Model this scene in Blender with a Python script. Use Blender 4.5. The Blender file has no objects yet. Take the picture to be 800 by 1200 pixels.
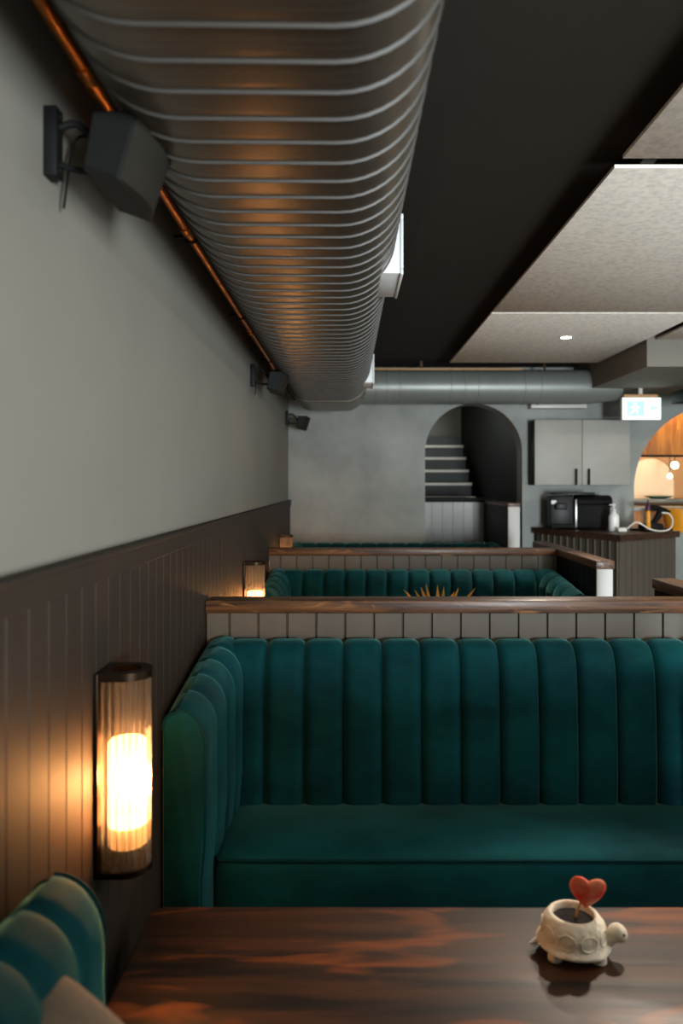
import bpy, bmesh, math, random
from mathutils import Vector, Matrix
random.seed(7)
PI = math.pi
S = bpy.context.scene
COL = S.collection
H = 1.55                      # eye height; the floor is z = 0
WX = -0.507                   # left wall plane
YB = 6.23                     # back wall plane

# ------------------------------------------------------------------ materials
def srgb(r, g, b):
    f = lambda c: (c/255/12.92) if c/255 <= .04045 else ((c/255+.055)/1.055)**2.4
    return (f(r), f(g), f(b), 1)

def mat(name, col, rough=.6, metal=0, noise=0, nscale=6, ndetail=5, col2=None, bump=0, bscale=40,
        stretch=None, sheen=0, sheen_tint=None, spec=.5, emit=None, estr=0, alpha=1, trans=0, coat=0, sheen_rough=.5, coords='Object', rvar=0, contrast=(.3, .7)):
    m = bpy.data.materials.new(name); m.use_nodes = True
    nt = m.node_tree; N = nt.nodes; L = nt.links
    b = N['Principled BSDF']
    b.inputs['Base Color'].default_value = col
    b.inputs['Roughness'].default_value = rough
    b.inputs['Metallic'].default_value = metal
    b.inputs['Specular IOR Level'].default_value = spec
    b.inputs['Sheen Weight'].default_value = sheen; b.inputs['Sheen Roughness'].default_value = sheen_rough
    if sheen_tint: b.inputs['Sheen Tint'].default_value = sheen_tint
    b.inputs['Coat Weight'].default_value = coat
    b.inputs['Transmission Weight'].default_value = trans
    if emit:
        b.inputs['Emission Color'].default_value = emit
        b.inputs['Emission Strength'].default_value = estr
    if noise or bump or col2:
        tc = N.new('ShaderNodeTexCoord'); mp = N.new('ShaderNodeMapping')
        L.new(tc.outputs[coords], mp.inputs['Vector'])
        if stretch: mp.inputs['Scale'].default_value = stretch
        if noise or col2:
            nz = N.new('ShaderNodeTexNoise'); nz.inputs['Scale'].default_value = nscale
            nz.inputs['Detail'].default_value = ndetail; nz.inputs['Roughness'].default_value = .6
            L.new(mp.outputs['Vector'], nz.inputs['Vector'])
            cr = N.new('ShaderNodeValToRGB')
            c2 = col2 or tuple(min(1, c*(1-noise)) for c in col[:3]) + (1,)
            cr.color_ramp.elements[0].position = contrast[0]; cr.color_ramp.elements[0].color = c2
            cr.color_ramp.elements[1].position = contrast[1]; cr.color_ramp.elements[1].color = col
            L.new(nz.outputs['Fac'], cr.inputs['Fac'])
            L.new(cr.outputs['Color'], b.inputs['Base Color'])
            if rvar:
                mr = N.new('ShaderNodeMapRange')
                mr.inputs['To Min'].default_value = rough + rvar; mr.inputs['To Max'].default_value = rough - rvar
                L.new(nz.outputs['Fac'], mr.inputs['Value']); L.new(mr.outputs['Result'], b.inputs['Roughness'])
        if bump:
            n2 = N.new('ShaderNodeTexNoise'); n2.inputs['Scale'].default_value = bscale; n2.inputs['Detail'].default_value = 4
            L.new(mp.outputs['Vector'], n2.inputs['Vector'])
            bp = N.new('ShaderNodeBump'); bp.inputs['Strength'].default_value = bump; bp.inputs['Distance'].default_value = .01
            L.new(n2.outputs['Fac'], bp.inputs['Height']); L.new(bp.outputs['Normal'], b.inputs['Normal'])
    return m

def wood(name, base, dark, hot, rough, scale=(1.2, 14, 14), coat=0, dist=.9, hot_range=(.58, .72)):
    """stained boards, grain along local x"""
    m = bpy.data.materials.new(name); m.use_nodes = True
    nt = m.node_tree; N = nt.nodes; L = nt.links; b = N['Principled BSDF']
    tc = N.new('ShaderNodeTexCoord'); mp = N.new('ShaderNodeMapping'); mp.inputs['Scale'].default_value = scale
    L.new(tc.outputs['Object'], mp.inputs['Vector'])
    n1 = N.new('ShaderNodeTexNoise'); n1.inputs['Scale'].default_value = 2.2; n1.inputs['Detail'].default_value = 7; n1.inputs['Distortion'].default_value = dist
    L.new(mp.outputs['Vector'], n1.inputs['Vector'])
    r1 = N.new('ShaderNodeValToRGB'); e = r1.color_ramp.elements
    e[0].position = .36; e[0].color = dark; e[1].position = .62; e[1].color = base
    L.new(n1.outputs['Fac'], r1.inputs['Fac'])
    mp2 = N.new('ShaderNodeMapping'); mp2.inputs['Scale'].default_value = (scale[0]*2.2, scale[1]*.7, scale[2]*.7)
    L.new(tc.outputs['Object'], mp2.inputs['Vector'])
    n2 = N.new('ShaderNodeTexNoise'); n2.inputs['Scale'].default_value = 2; n2.inputs['Detail'].default_value = 2; n2.inputs['Distortion'].default_value = dist*1.7
    L.new(mp2.outputs['Vector'], n2.inputs['Vector'])
    r2 = N.new('ShaderNodeValToRGB'); e = r2.color_ramp.elements
    e[0].position = hot_range[0]; e[0].color = (0, 0, 0, 1); e[1].position = hot_range[1]; e[1].color = (1, 1, 1, 1)
    L.new(n2.outputs['Fac'], r2.inputs['Fac'])
    mx = N.new('ShaderNodeMixRGB'); mx.inputs['Color2'].default_value = hot
    L.new(r2.outputs['Color'], mx.inputs['Fac']); L.new(r1.outputs['Color'], mx.inputs['Color1'])
    L.new(mx.outputs['Color'], b.inputs['Base Color'])
    b.inputs['Roughness'].default_value = rough; b.inputs['Coat Weight'].default_value = coat
    b.inputs['Coat Roughness'].default_value = .25
    bp = N.new('ShaderNodeBump'); bp.inputs['Strength'].default_value = .25; bp.inputs['Distance'].default_value = .004
    L.new(n1.outputs['Fac'], bp.inputs['Height']); L.new(bp.outputs['Normal'], b.inputs['Normal'])
    return m

def thin_glass(name, tint, gloss=.12, body=.05, edge=None):
    m = bpy.data.materials.new(name); m.use_nodes = True
    nt = m.node_tree; N = nt.nodes; L = nt.links
    for n in list(N): N.remove(n)
    out = N.new('ShaderNodeOutputMaterial'); mix = N.new('ShaderNodeMixShader')
    t = N.new('ShaderNodeBsdfTransparent'); t.inputs['Color'].default_value = tint
    g = N.new('ShaderNodeBsdfGlossy'); g.inputs['Roughness'].default_value = .12; g.inputs['Color'].default_value = (1, 1, 1, 1)
    lw = N.new('ShaderNodeLayerWeight'); lw.inputs['Blend'].default_value = gloss
    if edge:
        mc = N.new('ShaderNodeMixRGB'); mc.inputs['Color1'].default_value = tint; mc.inputs['Color2'].default_value = edge
        L.new(lw.outputs['Facing'], mc.inputs['Fac']); L.new(mc.outputs['Color'], t.inputs['Color'])
    L.new(lw.outputs['Facing'], mix.inputs['Fac']); L.new(t.outputs[0], mix.inputs[1]); L.new(g.outputs[0], mix.inputs[2])
    tr = N.new('ShaderNodeBsdfTranslucent'); tr.inputs['Color'].default_value = (.95, .9, .82, 1)
    m2 = N.new('ShaderNodeMixShader'); m2.inputs['Fac'].default_value = body
    L.new(mix.outputs[0], m2.inputs[1]); L.new(tr.outputs[0], m2.inputs[2])
    L.new(m2.outputs[0], out.inputs['Surface'])
    return m

def emitter(name, col, strength, alpha=1):
    m = bpy.data.materials.new(name); m.use_nodes = True
    b = m.node_tree.nodes['Principled BSDF']; b.inputs['Alpha'].default_value = alpha
    b.inputs['Base Color'].default_value = col; b.inputs['Emission Color'].default_value = col
    b.inputs['Emission Strength'].default_value = strength
    return m

M = {}
M['wall']    = mat('painted_wall', srgb(128, 123, 113), .8, noise=.10, nscale=1.6, bump=.06, bscale=60, spec=.3)
M['plaster'] = mat('grey_plaster', srgb(152, 156, 150), .6, noise=.38, nscale=2.2, ndetail=8, bump=.10, bscale=14)
M['ceiling'] = mat('dark_ceiling', srgb(50, 44, 38), .9, noise=.15, nscale=3, spec=.2)
M['felt']    = mat('felt_panel', srgb(250, 240, 226), .95, noise=.20, nscale=45, ndetail=7, contrast=(.36, .58), bump=.12, bscale=200)
M['dado']    = mat('dado_paint', srgb(47, 38, 30), .6, noise=.12, nscale=3, stretch=(4, 4, .6), spec=.3)
M['plank']   = mat('plank_paint', srgb(100, 92, 80), .55, noise=.14, nscale=4, stretch=(4, 4, .6))
M['plankdark'] = mat('dark_plank_paint', srgb(84, 76, 66), .55, noise=.14, nscale=4, stretch=(4, 4, .6))
M['post']    = mat('pale_post_paint', srgb(196, 195, 190), .5, noise=.05, nscale=5)
M['black']   = mat('black_paint', srgb(15, 14, 13), .6, noise=.2, nscale=5, spec=.2)
M['cap']     = wood('rail_wood', srgb(112, 72, 40), srgb(50, 29, 16), srgb(146, 98, 54), .45, scale=(1.5, 18, 18), coat=.15)
M['ctop']    = wood('counter_wood', srgb(70, 44, 26), srgb(34, 20, 12), srgb(86, 56, 34), .5, scale=(3, 12, 12))
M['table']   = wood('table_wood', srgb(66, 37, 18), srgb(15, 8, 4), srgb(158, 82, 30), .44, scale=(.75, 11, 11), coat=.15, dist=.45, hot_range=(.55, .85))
M['floor']   = wood('floor_wood', srgb(118, 113, 106), srgb(100, 96, 90), srgb(126, 122, 114), .5)
M['velvet']  = mat('teal_velvet', srgb(12, 82, 88), .75, col2=srgb(5, 50, 57), nscale=3.2, ndetail=5, contrast=(.32, .68), sheen=1.0, sheen_tint=srgb(128, 196, 186), spec=.1, bump=.12, bscale=350, sheen_rough=.30, stretch=(1, 1.6, 1.6))
M['pipingm'] = mat('teal_piping', srgb(10, 58, 62), .8, noise=.2, nscale=30, spec=.1)
M['duct']    = mat('duct_paint', srgb(102, 92, 79), .32, metal=.75, noise=.18, nscale=5, rvar=.05)
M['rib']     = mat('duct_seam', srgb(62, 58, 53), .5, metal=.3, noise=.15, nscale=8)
M['ductgrey']= mat('cross_duct_paint', srgb(134, 138, 132), .4, metal=.3, noise=.15, nscale=4)
M['copper']  = mat('copper', srgb(226, 148, 74), .33, metal=1, noise=.3, nscale=22)
M['brass']   = mat('dark_bronze', srgb(58, 44, 30), .35, metal=.9, noise=.2, nscale=20)
M['white']   = mat('white_metal', srgb(214, 216, 214), .45, noise=.04, nscale=9)
M['speaker'] = mat('speaker_shell', srgb(17, 17, 16), .6, noise=.12, nscale=30, spec=.2)
M['grille']  = mat('speaker_grille', srgb(36, 33, 27), .7, bump=.3, bscale=500, noise=.1, spec=.2)
M['glass']   = thin_glass('ribbed_glass', (.96, .90, .80, 1), .42, .08, (.30, .17, .07, 1))
M['bulb']    = emitter('warm_bulb', (1, .58, .25, 1), 6, .5)
M['bulbdim'] = emitter('bulb_collar', (1, .46, .14, 1), 1.1)
M['cabinet'] = mat('cabinet_front', srgb(158, 156, 148), .5, noise=.08, nscale=5)
M['ceramic'] = mat('bisque_ceramic', srgb(240, 228, 208), .7, col2=srgb(206, 172, 128), nscale=30, contrast=(.25, .45), bump=.35, bscale=70)
M['soil']    = mat('soil', srgb(26, 17, 12), .95, noise=.5, nscale=90, bump=.8, bscale=120)
M['heart']   = mat('heart_leaf', srgb(255, 150, 112), .5, col2=srgb(240, 52, 24), nscale=30, contrast=(.4, .62))
M['stem']    = mat('pale_stem', srgb(200, 150, 96), .6, noise=.2, nscale=40)
M['leaf']    = mat('yellow_leaf', srgb(255, 200, 78), .5, col2=srgb(245, 165, 45), nscale=20)
M['pot']     = mat('clay_pot', srgb(120, 96, 72), .7, noise=.2, nscale=14)
M['pillow']  = mat('taupe_linen', srgb(128, 113, 98), .95, noise=.2, nscale=120, bump=.25, bscale=320, sheen=.2)
M['tread']   = mat('pale_tread', srgb(225, 215, 200), .5, noise=.1, nscale=8)
M['riser']   = mat('dark_riser', srgb(66, 68, 66), .7, noise=.2, nscale=4)
M['orange']  = wood('orange_ply', srgb(206, 132, 50), srgb(168, 98, 34), srgb(220, 150, 64), .45, scale=(8, 8, 1.2))
M['cream']   = mat('cream_plaster', srgb(240, 218, 190), .7, noise=.06, nscale=4)
M['tan']     = mat('tan_plaster', srgb(196, 150, 104), .7, noise=.12, nscale=4)
M['greeng']  = mat('green_ceramic', srgb(70, 120, 104), .3, noise=.15, nscale=14)
M['steel']   = mat('steel', srgb(176, 178, 174), .28, metal=.9, noise=.08, nscale=12)
M['gloss']   = mat('gloss_black', srgb(12, 11, 10), .42, noise=.2, nscale=9, spec=.25)
M['rubber']  = mat('matte_black', srgb(14, 13, 12), .7, noise=.15, nscale=14, spec=.2)
M['cable']   = mat('white_cable', srgb(232, 226, 214), .4, noise=.04, nscale=20)
M['amber']   = mat('amber_sauce', srgb(236, 156, 36), .35, noise=.12, nscale=14)
M['purple']  = mat('purple_cap', srgb(72, 26, 62), .35, noise=.15, nscale=14)
M['soap']    = mat('milky_bottle', srgb(238, 236, 230), .25, noise=.03, nscale=14)
M['spot']    = emitter('downlight_lens', (1, .92, .80, 1), 26)
M['globe']   = emitter('globe_bulb', (1, .80, .52, 1), 14)
M['signw']   = emitter('sign_panel', (.86, 1, .96, 1), 1.25)
M['signg']   = emitter('sign_green', (.42, .84, .68, 1), .72)
M['signp']   = mat('sign_housing', srgb(210, 206, 196), .4, noise=.05, nscale=9)

# ------------------------------------------------------------------ mesh helpers
def link(name, bm, m, parent=None, smooth=True, angle=40):
    me = bpy.data.meshes.new(name)
    bmesh.ops.recalc_face_normals(bm, faces=bm.faces)
    bm.to_mesh(me); bm.free()
    for mm in (m if isinstance(m, (list, tuple)) else [m]): me.materials.append(mm)
    if smooth:
        me.polygons.foreach_set('use_smooth', [True]*len(me.polygons))
        try: me.set_sharp_from_angle(angle=math.radians(angle))
        except Exception: pass
    o = bpy.data.objects.new(name, me); COL.objects.link(o)
    if parent: o.parent = parent
    return o

def tag(o, label, cat, group=None, kind=None):
    o['label'] = label; o['category'] = cat
    if group: o['group'] = group
    if kind: o['kind'] = kind
    return o

def thing(name, label, cat, loc=(0, 0, 0), rz=0, group=None):
    o = bpy.data.objects.new(name, None); COL.objects.link(o)
    o.location = loc; o.rotation_euler = (0, 0, rz); o.empty_display_size = .1
    o['kind'] = 'thing'
    return tag(o, label, cat, group)

def struct(name, bm, m, smooth=False, parent=None):
    o = link(name, bm, m, parent, smooth)
    if not parent: o['kind'] = 'structure'
    return o

def dup(root, loc, rz=None, label=None, group=None):
    def rec(o, parent):
        c = o.copy(); COL.objects.link(c); c.parent = parent
        for ch in [x for x in list(COL.objects) if x.parent == o]: rec(ch, c)
        return c
    r = rec(root, None); r.location = loc
    if rz is not None: r.rotation_euler = (0, 0, rz)
    if label: r['label'] = label
    if group: r['group'] = group
    return r

def box(bm, x0, x1, y0, y1, z0, z1, bev=0, seg=2):
    r = bmesh.ops.create_cube(bm, size=1)
    vs = r['verts']
    for v in vs:
        v.co = Vector(((x0+x1)/2 + v.co.x*(x1-x0), (y0+y1)/2 + v.co.y*(y1-y0), (z0+z1)/2 + v.co.z*(z1-z0)))
    if bev:
        es = list({e for v in vs for e in v.link_edges})
        bmesh.ops.bevel(bm, geom=es, offset=bev, segments=seg, profile=.5, affect='EDGES')
    return bm

def newbox(*a, **k): return box(bmesh.new(), *a, **k)

def loft(bm, rings, closed=True, cap=True):
    vr = [[bm.verts.new(p) for p in r] for r in rings]
    n = len(vr[0])
    for a, b in zip(vr, vr[1:]):
        for i in range(n if closed else n-1):
            j = (i+1) % n
            bm.faces.new((a[i], a[j], b[j], b[i]))
    if cap and closed:
        bm.faces.new(vr[0][::-1]); bm.faces.new(vr[-1])
    return bm

def lathe(bm, prof, c=(0, 0, 0), seg=28, sx=1, sy=1):
    rings = [[(c[0]+r*sx*math.cos(2*PI*i/seg), c[1]+r*sy*math.sin(2*PI*i/seg), c[2]+z) for i in range(seg)] for r, z in prof]
    return loft(bm, rings)

def tube(bm, pts, r, seg=8, closed=False):
    pts = [Vector(p) for p in pts]; n = len(pts); rings = []
    up = Vector((0, 0, 1)); prev = None
    for i, p in enumerate(pts):
        if closed: t = (pts[(i+1) % n]-pts[i-1]).normalized()
        else: t = (pts[min(i+1, n-1)]-pts[max(i-1, 0)]).normalized()
        if prev is None:
            a = t.cross(up)
            if a.length < .1: a = t.cross(Vector((1, 0, 0)))
        else: a = prev - t*prev.dot(t)
        a.normalize(); prev = a; b = t.cross(a)
        rr = r[i] if isinstance(r, (list, tuple)) else r
        rings.append([p + a*rr*math.cos(2*PI*k/seg) + b*rr*math.sin(2*PI*k/seg) for k in range(seg)])
    if closed:
        rings.append(rings[0])
        vr = [[bm.verts.new(q) for q in rg] for rg in rings[:-1]]
        for i in range(n):
            A, B = vr[i], vr[(i+1) % n]
            for k in range(seg): bm.faces.new((A[k], A[(k+1) % seg], B[(k+1) % seg], B[k]))
        return bm
    return loft(bm, rings)

def spline(ctrl, n=8):
    P = [Vector(c) for c in ctrl]; P = [P[0]*2-P[1]] + P + [P[-1]*2-P[-2]]; out = []
    for i in range(1, len(P)-2):
        for k in range(n):
            t = k/n; a, b, c, d = P[i-1:i+3]
            out.append(.5*((2*b)+(c-a)*t+(2*a-5*b+4*c-d)*t*t+(3*b-a-3*c+d)*t**3))
    out.append(P[-2]); return out

def prism(bm, outline, z0, z1):
    return loft(bm, [[(x, y, z0) for x, y in outline], [(x, y, z1) for x, y in outline]])

def groove_line(L, sp, gw=.006, gd=.006, off=0):
    """points (s, depth) along a board run with V grooves every sp"""
    pts = [(0, 0)]; s = sp-off
    while s < L-.01:
        pts += [(s-gw/2-.0015, 0), (s-gw/2+.0005, gd), (s+gw/2-.0005, gd), (s+gw/2+.0015, 0)]; s += sp
    pts.append((L, 0)); return pts

def grooved_slab(x0, x1, y0, y1, z0, z1, sp=.1, off=0, back=True, gw=.005, gd=.012):
    """upright panel, boards along x, grooves on the y0 face (and on y1)"""
    f = [(x0+s, y0+d) for s, d in groove_line(x1-x0, sp, gw, gd, off)]
    b = [(x0+s, y1-d) for s, d in groove_line(x1-x0, sp, gw, gd, off)] if back else [(x0, y1), (x1, y1)]
    return prism(bmesh.new(), f + b[::-1], z0, z1)

# ------------------------------------------------------------------ room shell
XR, YF, ZC = 5.0, -2.8, H+1.0
struct('floor', newbox(WX-.15, XR+.15, YF-.15, 9.8, -.1, 0), M['floor'])
struct('ceiling', newbox(WX-.15, XR+.15, YF-.15, 9.8, ZC, ZC+.1), M['ceiling'])
struct('wall_left', newbox(WX-.15, WX, YF, YB+.2, 0, ZC), M['wall'])
# dado boards on the left wall
DT = H-.136
bm = bmesh.new()
pts = groove_line(YB-YF, .0745, .0015, .0018, .03)
prism(bm, [(WX+.016-d, YF+s) for s, d in pts] + [(WX+.0005, YB), (WX+.0005, YF)], .1, DT-.055)
o = struct('trim_1', bm, M['dado']); o['label'] = 'dark brown vertical board dado along the left wall'
bm = bmesh.new(); box(bm, WX+.0005, WX+.024, YF, YB, DT-.055, DT-.012, .003); box(bm, WX+.0005, WX+.030, YF, YB, DT-.0125, DT, .004)
o = struct('trim_2', bm, M['dado']); o['label'] = 'flat rail capping the left wall dado'
bm = bmesh.new(); box(bm, WX+.0005, WX+.020, YF, YB, 0, .1, .004)
struct('baseboard_left', bm, M['dado'])

# back wall with two arches
def arched_wall(y0, y1, xa, xb, arches, ztop):
    bm = bmesh.new(); xs = {xa, xb}
    for (c, r, zs, zb) in arches:
        for i in range(49): xs.add(round(c - r*math.cos(PI*i/48), 5))
    xs = sorted(x for x in xs if xa <= x <= xb)
    def hole(x):
        for (c, r, zs, zb) in arches:
            d = x-c
            if abs(d) <= r+1e-6: return zb, zs+math.sqrt(max(0, r*r-d*d))
        return None
    def q(*p): bm.faces.new([bm.verts.new(v) for v in p])
    for a, b in zip(xs, xs[1:]):
        if hole((a+b)/2):
            zb, ta = hole(a); _, tb = hole(b)
            for y in (y0, y1):
                q((a, y, 0), (b, y, 0), (b, y, zb), (a, y, zb)); q((a, y, ta), (b, y, tb), (b, y, ztop), (a, y, ztop))
            q((a, y0, ta), (b, y0, tb), (b, y1, tb), (a, y1, ta)); q((a, y0, zb), (b, y0, zb), (b, y1, zb), (a, y1, zb))
        else:
            for y in (y0, y1): q((a, y, 0), (b, y, 0), (b, y, ztop), (a, y, ztop))
    for (c, r, zs, zb) in arches:
        for x in (c-r, c+r):
            if xa < x < xb: q((x, y0, zb), (x, y1, zb), (x, y1, zs), (x, y0, zs))
    bmesh.ops.remove_doubles(bm, verts=bm.verts, dist=1e-5)
    return bm
A1 = (1.083, .417, H+.272, .62)
A2 = (3.19, .73, H-.05, H-.42)
struct('wall_back', arched_wall(YB, YB+.2, WX-.15, XR, [A1, A2], ZC), M['plaster'])

# right and rear walls with the daylight windows that light the room
def holed(axis, p0, p1, a0, a1, z1, hole):
    bm = bmesh.new(); h0, h1, s0, s1 = hole
    for (u0, u1, w0, w1) in ((a0, h0, 0, z1), (h1, a1, 0, z1), (h0, h1, 0, s0), (h0, h1, s1, z1)):
        if axis == 'x': box(bm, p0, p1, u0, u1, w0, w1)
        else: box(bm, u0, u1, p0, p1, w0, w1)
    return bm
struct('wall_right', holed('x', XR, XR+.15, YF, 9.8, ZC, (-1.6, 2.4, .85, 1.95)), M['wall'])
struct('wall_front', holed('y', YF-.15, YF, WX-.15, XR+.15, ZC, (1.5, 2.5, .5, 1.75)), M['wall'])
def frame(name, axis, p, a0, a1, z0, z1, n):
    bm = bmesh.new(); w = .05
    def bx(u0, u1, w0, w1):
        if axis == 'x': box(bm, p, p+.05, u0, u1, w0, w1)
        else: box(bm, u0, u1, p, p+.05, w0, w1)
    bx(a0, a1, z0, z0+w); bx(a0, a1, z1-w, z1)
    for i in range(n+1):
        c = a0 + (a1-a0-w)*i/n; bx(c, c+w, z0+w, z1-w)
    return struct(name, bm, M['black'])
frame('window_1', 'x', XR+.05, -1.6, 2.4, .85, 1.95, 3)
frame('window_2', 'y', YF-.1, 1.5, 2.5, .5, 1.75, 2)

# ceiling felt panels
def panel(x0, x1, y0, y1, label, z=H+.93, cut=None):
    bm = newbox(x0, x1, y0, y1, z, z+.012, .002)
    return tag(link('ceiling_panel', bm, M['felt'], angle=30), label, 'acoustic panel', 'acoustic ceiling panels')
panel(.786, 1.925, .38, 2.075, 'beige felt ceiling panel nearest the camera, cut by the top right corner')
panel(.786, 1.925, 2.137, 3.93, 'large beige felt ceiling panel second from the front, between two dark seams')
panel(.786, 1.925, 3.96, 5.57, 'beige felt ceiling panel holding the lit round downlight, nearest the back wall')
panel(1.99, 3.13, 2.137, 3.93, 'beige felt ceiling panel of the second row, at the right edge before the bulkhead')
panel(1.99, 3.13, 3.96, 4.66, 'small sliver of beige felt ceiling panel right above the bulkhead face')
bm = bmesh.new()
for (x0, x1) in ((.86, .90), (1.8, 1.84)): box(bm, x0, x1, .4, 5.5, H+.9425, ZC-.0005)
for (x0, x1) in ((2.06, 2.10), (3.0, 3.04)): box(bm, x0, x1, 2.2, 4.6, H+.9425, ZC-.0005)
o = struct('trim_3', bm, M['black']); o['label'] = 'black battens fixing the felt panels to the ceiling'

# bulkhead
struct('ceiling_bulkhead', newbox(1.94, 3.6, 4.7, YB-.001, H+.76, ZC-.001), M['wall'])
bm = newbox(2.47, 3.5, 5.15, 5.55, H+.61, H+.70, .01)
tag(link('ceiling_beam', bm, M['black']), 'short black box hung under the bulkhead right of the exit sign', 'beam', kind='thing')

# ------------------------------------------------------------------ main duct
def oval(hx, hz, r, n=10):
    """stadium-like outline with straight bottom and rounded ends, centre 0"""
    out = []
    for cx, cz, a0 in ((hx-r, hz-r, 0), (-(hx-r), hz-r, PI/2), (-(hx-r), -(hz-r), PI), (hx-r, -(hz-r), 1.5*PI)):
        for i in range(n+1):
            a = a0 + PI/2*i/n; out.append((cx+r*math.cos(a), cz+r*math.sin(a), math.cos(a), math.sin(a)))
    return out
duct = thing('air_duct', 'long dark grey ribbed spiral air duct running under the ceiling beside the left wall', 'duct', (-.1335, 0, H+.70))
ov = oval(.2665, .15, .149)
P = .0745
rings = []
y = -.4
k = 0
while y < 4.75:
    for f, d in ((0, .004), (.03, .004), (.05, 0), (.25, .0010), (.27, 0), (.48, .0010), (.50, 0), (.72, .0010), (.74, 0), (.98, 0)):
        rings.append([(px+nx*d, y+f*P + .018*px, pz+nz*d) for px, pz, nx, nz in ov])
    y += P
bm = bmesh.new(); loft(bm, rings)
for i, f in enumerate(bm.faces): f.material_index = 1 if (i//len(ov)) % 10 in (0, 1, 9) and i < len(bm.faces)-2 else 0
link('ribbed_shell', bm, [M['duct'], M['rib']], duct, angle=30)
rings = []
ye = y
for yy, s in ((ye-.005, .006), (ye, .008), (ye+.03, .008), (ye+.035, .002), (5.35, .002), (5.50, 0), (5.57, -.012), (5.61, -.035), (5.625, -.06)):
    rings.append([(px+nx*s, yy, pz+nz*s) for px, pz, nx, nz in ov])
bm = bmesh.new(); loft(bm, rings)
link('end_section', bm, M['duct'], duct)
for yy in (.35, 1.9, 3.5, 5.2):
    for sx in (-.2, .2): link('hanger_strap', newbox(sx-.012, sx+.012, yy-.002, yy+.002, .14, .2995), M['brass'], duct)

# side registers on the duct
def register(y0, label):
    t = thing('air_register', label, 'vent', (0, y0, H+.600), group='side air registers on the duct')
    bm = bmesh.new(); box(bm, .06, .150, 0, .265, 0, .165, .002)
    link('housing', bm, M['white'], t)
    bm = bmesh.new()
    x0, x1 = .1505, .159
    for (a, b, c, d) in ((-.004, .269, -.004, .012), (-.004, .269, .153, .169), (-.004, .012, .0125, .1525), (.253, .269, .0125, .1525)):
        box(bm, x0, x1, a, b, c, d, .002)
    link('flange', bm, M['white'], t)
    bm = bmesh.new()
    for i in range(9): box(bm, x0, x1-.002, .0125, .2525, .017+i*.0155, .022+i*.0155)
    link('louvre', bm, M['white'], t)
register(2.066, 'larger-looking white air register box on the duct side, nearer the camera')
register(4.30, 'small-looking white air register box on the duct side, close to the far end')

# ------------------------------------------------------------------ cross duct at the back
cd = thing('cross_duct', 'horizontal grey round duct along the top of the back wall', 'duct', (0, 5.89, H+.785))
def ring_x(x, r, n=40): return [(x, r*math.cos(2*PI*i/n), r*math.sin(2*PI*i/n)) for i in range(n)]
rr = [(.05, .138)]
for sx in (.23, .32, .42, .83, .94, 1.05, 1.42, 1.55):
    rr += [(sx-.008, .138), (sx-.006, .142), (sx+.006, .142), (sx+.008, .138)]
rr += [(1.90, .138), (1.95, .136), (2.12, .118), (2.2, .11)]
bm = bmesh.new(); loft(bm, [ring_x(x, r) for x, r in rr]); link('round_shell', bm, M['ductgrey'], cd, angle=50)
bm = bmesh.new(); box(bm, .18, 1.42, -.03, .03, .136, .150, .003); link('sealing_strip', bm, M['stem'], cd)
for x in (.6, 1.6): link('hanger_strap', newbox(x-.01, x+.01, -.002, .002, .13, .2145), M['brass'], cd)
bm = bmesh.new(); box(bm, 1.55, 2.02, 6.12, YB-.0005, H+.64, H+.675, .004)
tag(link('cable_trunking', bm, M['signp']), 'pale cable trunking on the back wall right of the arched opening, under the round duct', 'trunking')

# ------------------------------------------------------------------ copper pipe
cp = thing('copper_pipe', 'thin copper pipe running along the top of the left wall beside the duct', 'pipe', (-.455, 0, H+.7226))
bm = bmesh.new(); tube(bm, [(0, -.4, 0), (0, 1.27, 0)], .0165, 14); tube(bm, [(0, 1.30, 0), (0, 4.45, 0)], .0165, 14)
link('tube', bm, M['copper'], cp)
for yy, l in ((1.24, .09), (2.02, .06), (3.4, .06), (4.40, .06)):
    bm = bmesh.new(); loft(bm, [[(r*math.cos(2*PI*i/16), q, r*math.sin(2*PI*i/16)) for i in range(16)] for q, r in
        ((yy, .0167), (yy, .0205), (yy+l*.48, .0205), (yy+l*.5, .0215), (yy+l*.55, .0205), (yy+l, .0205), (yy+l, .0167))])
    link('coupling', bm, M['copper'], cp)
for yy in (.9, 2.12, 3.1, 4.2):
    bm = bmesh.new(); tube(bm, [(.0195*math.cos(a), yy, .0195*math.sin(a)) for a in [2*PI*i/16 for i in range(16)]], .003, 6, True)
    box(bm, -.0515, -.018, yy-.004, yy+.004, -.004, .004)
    link('clip', bm, M['brass'], cp)
bm = bmesh.new(); tube(bm, [(-.455, 4.452, H+.7226), (-.455, 6.2, H+.7226)], .011, 10)
tag(link('black_conduit', bm, M['rubber']), 'black conduit continuing from the copper pipe towards the back corner', 'conduit')

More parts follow.
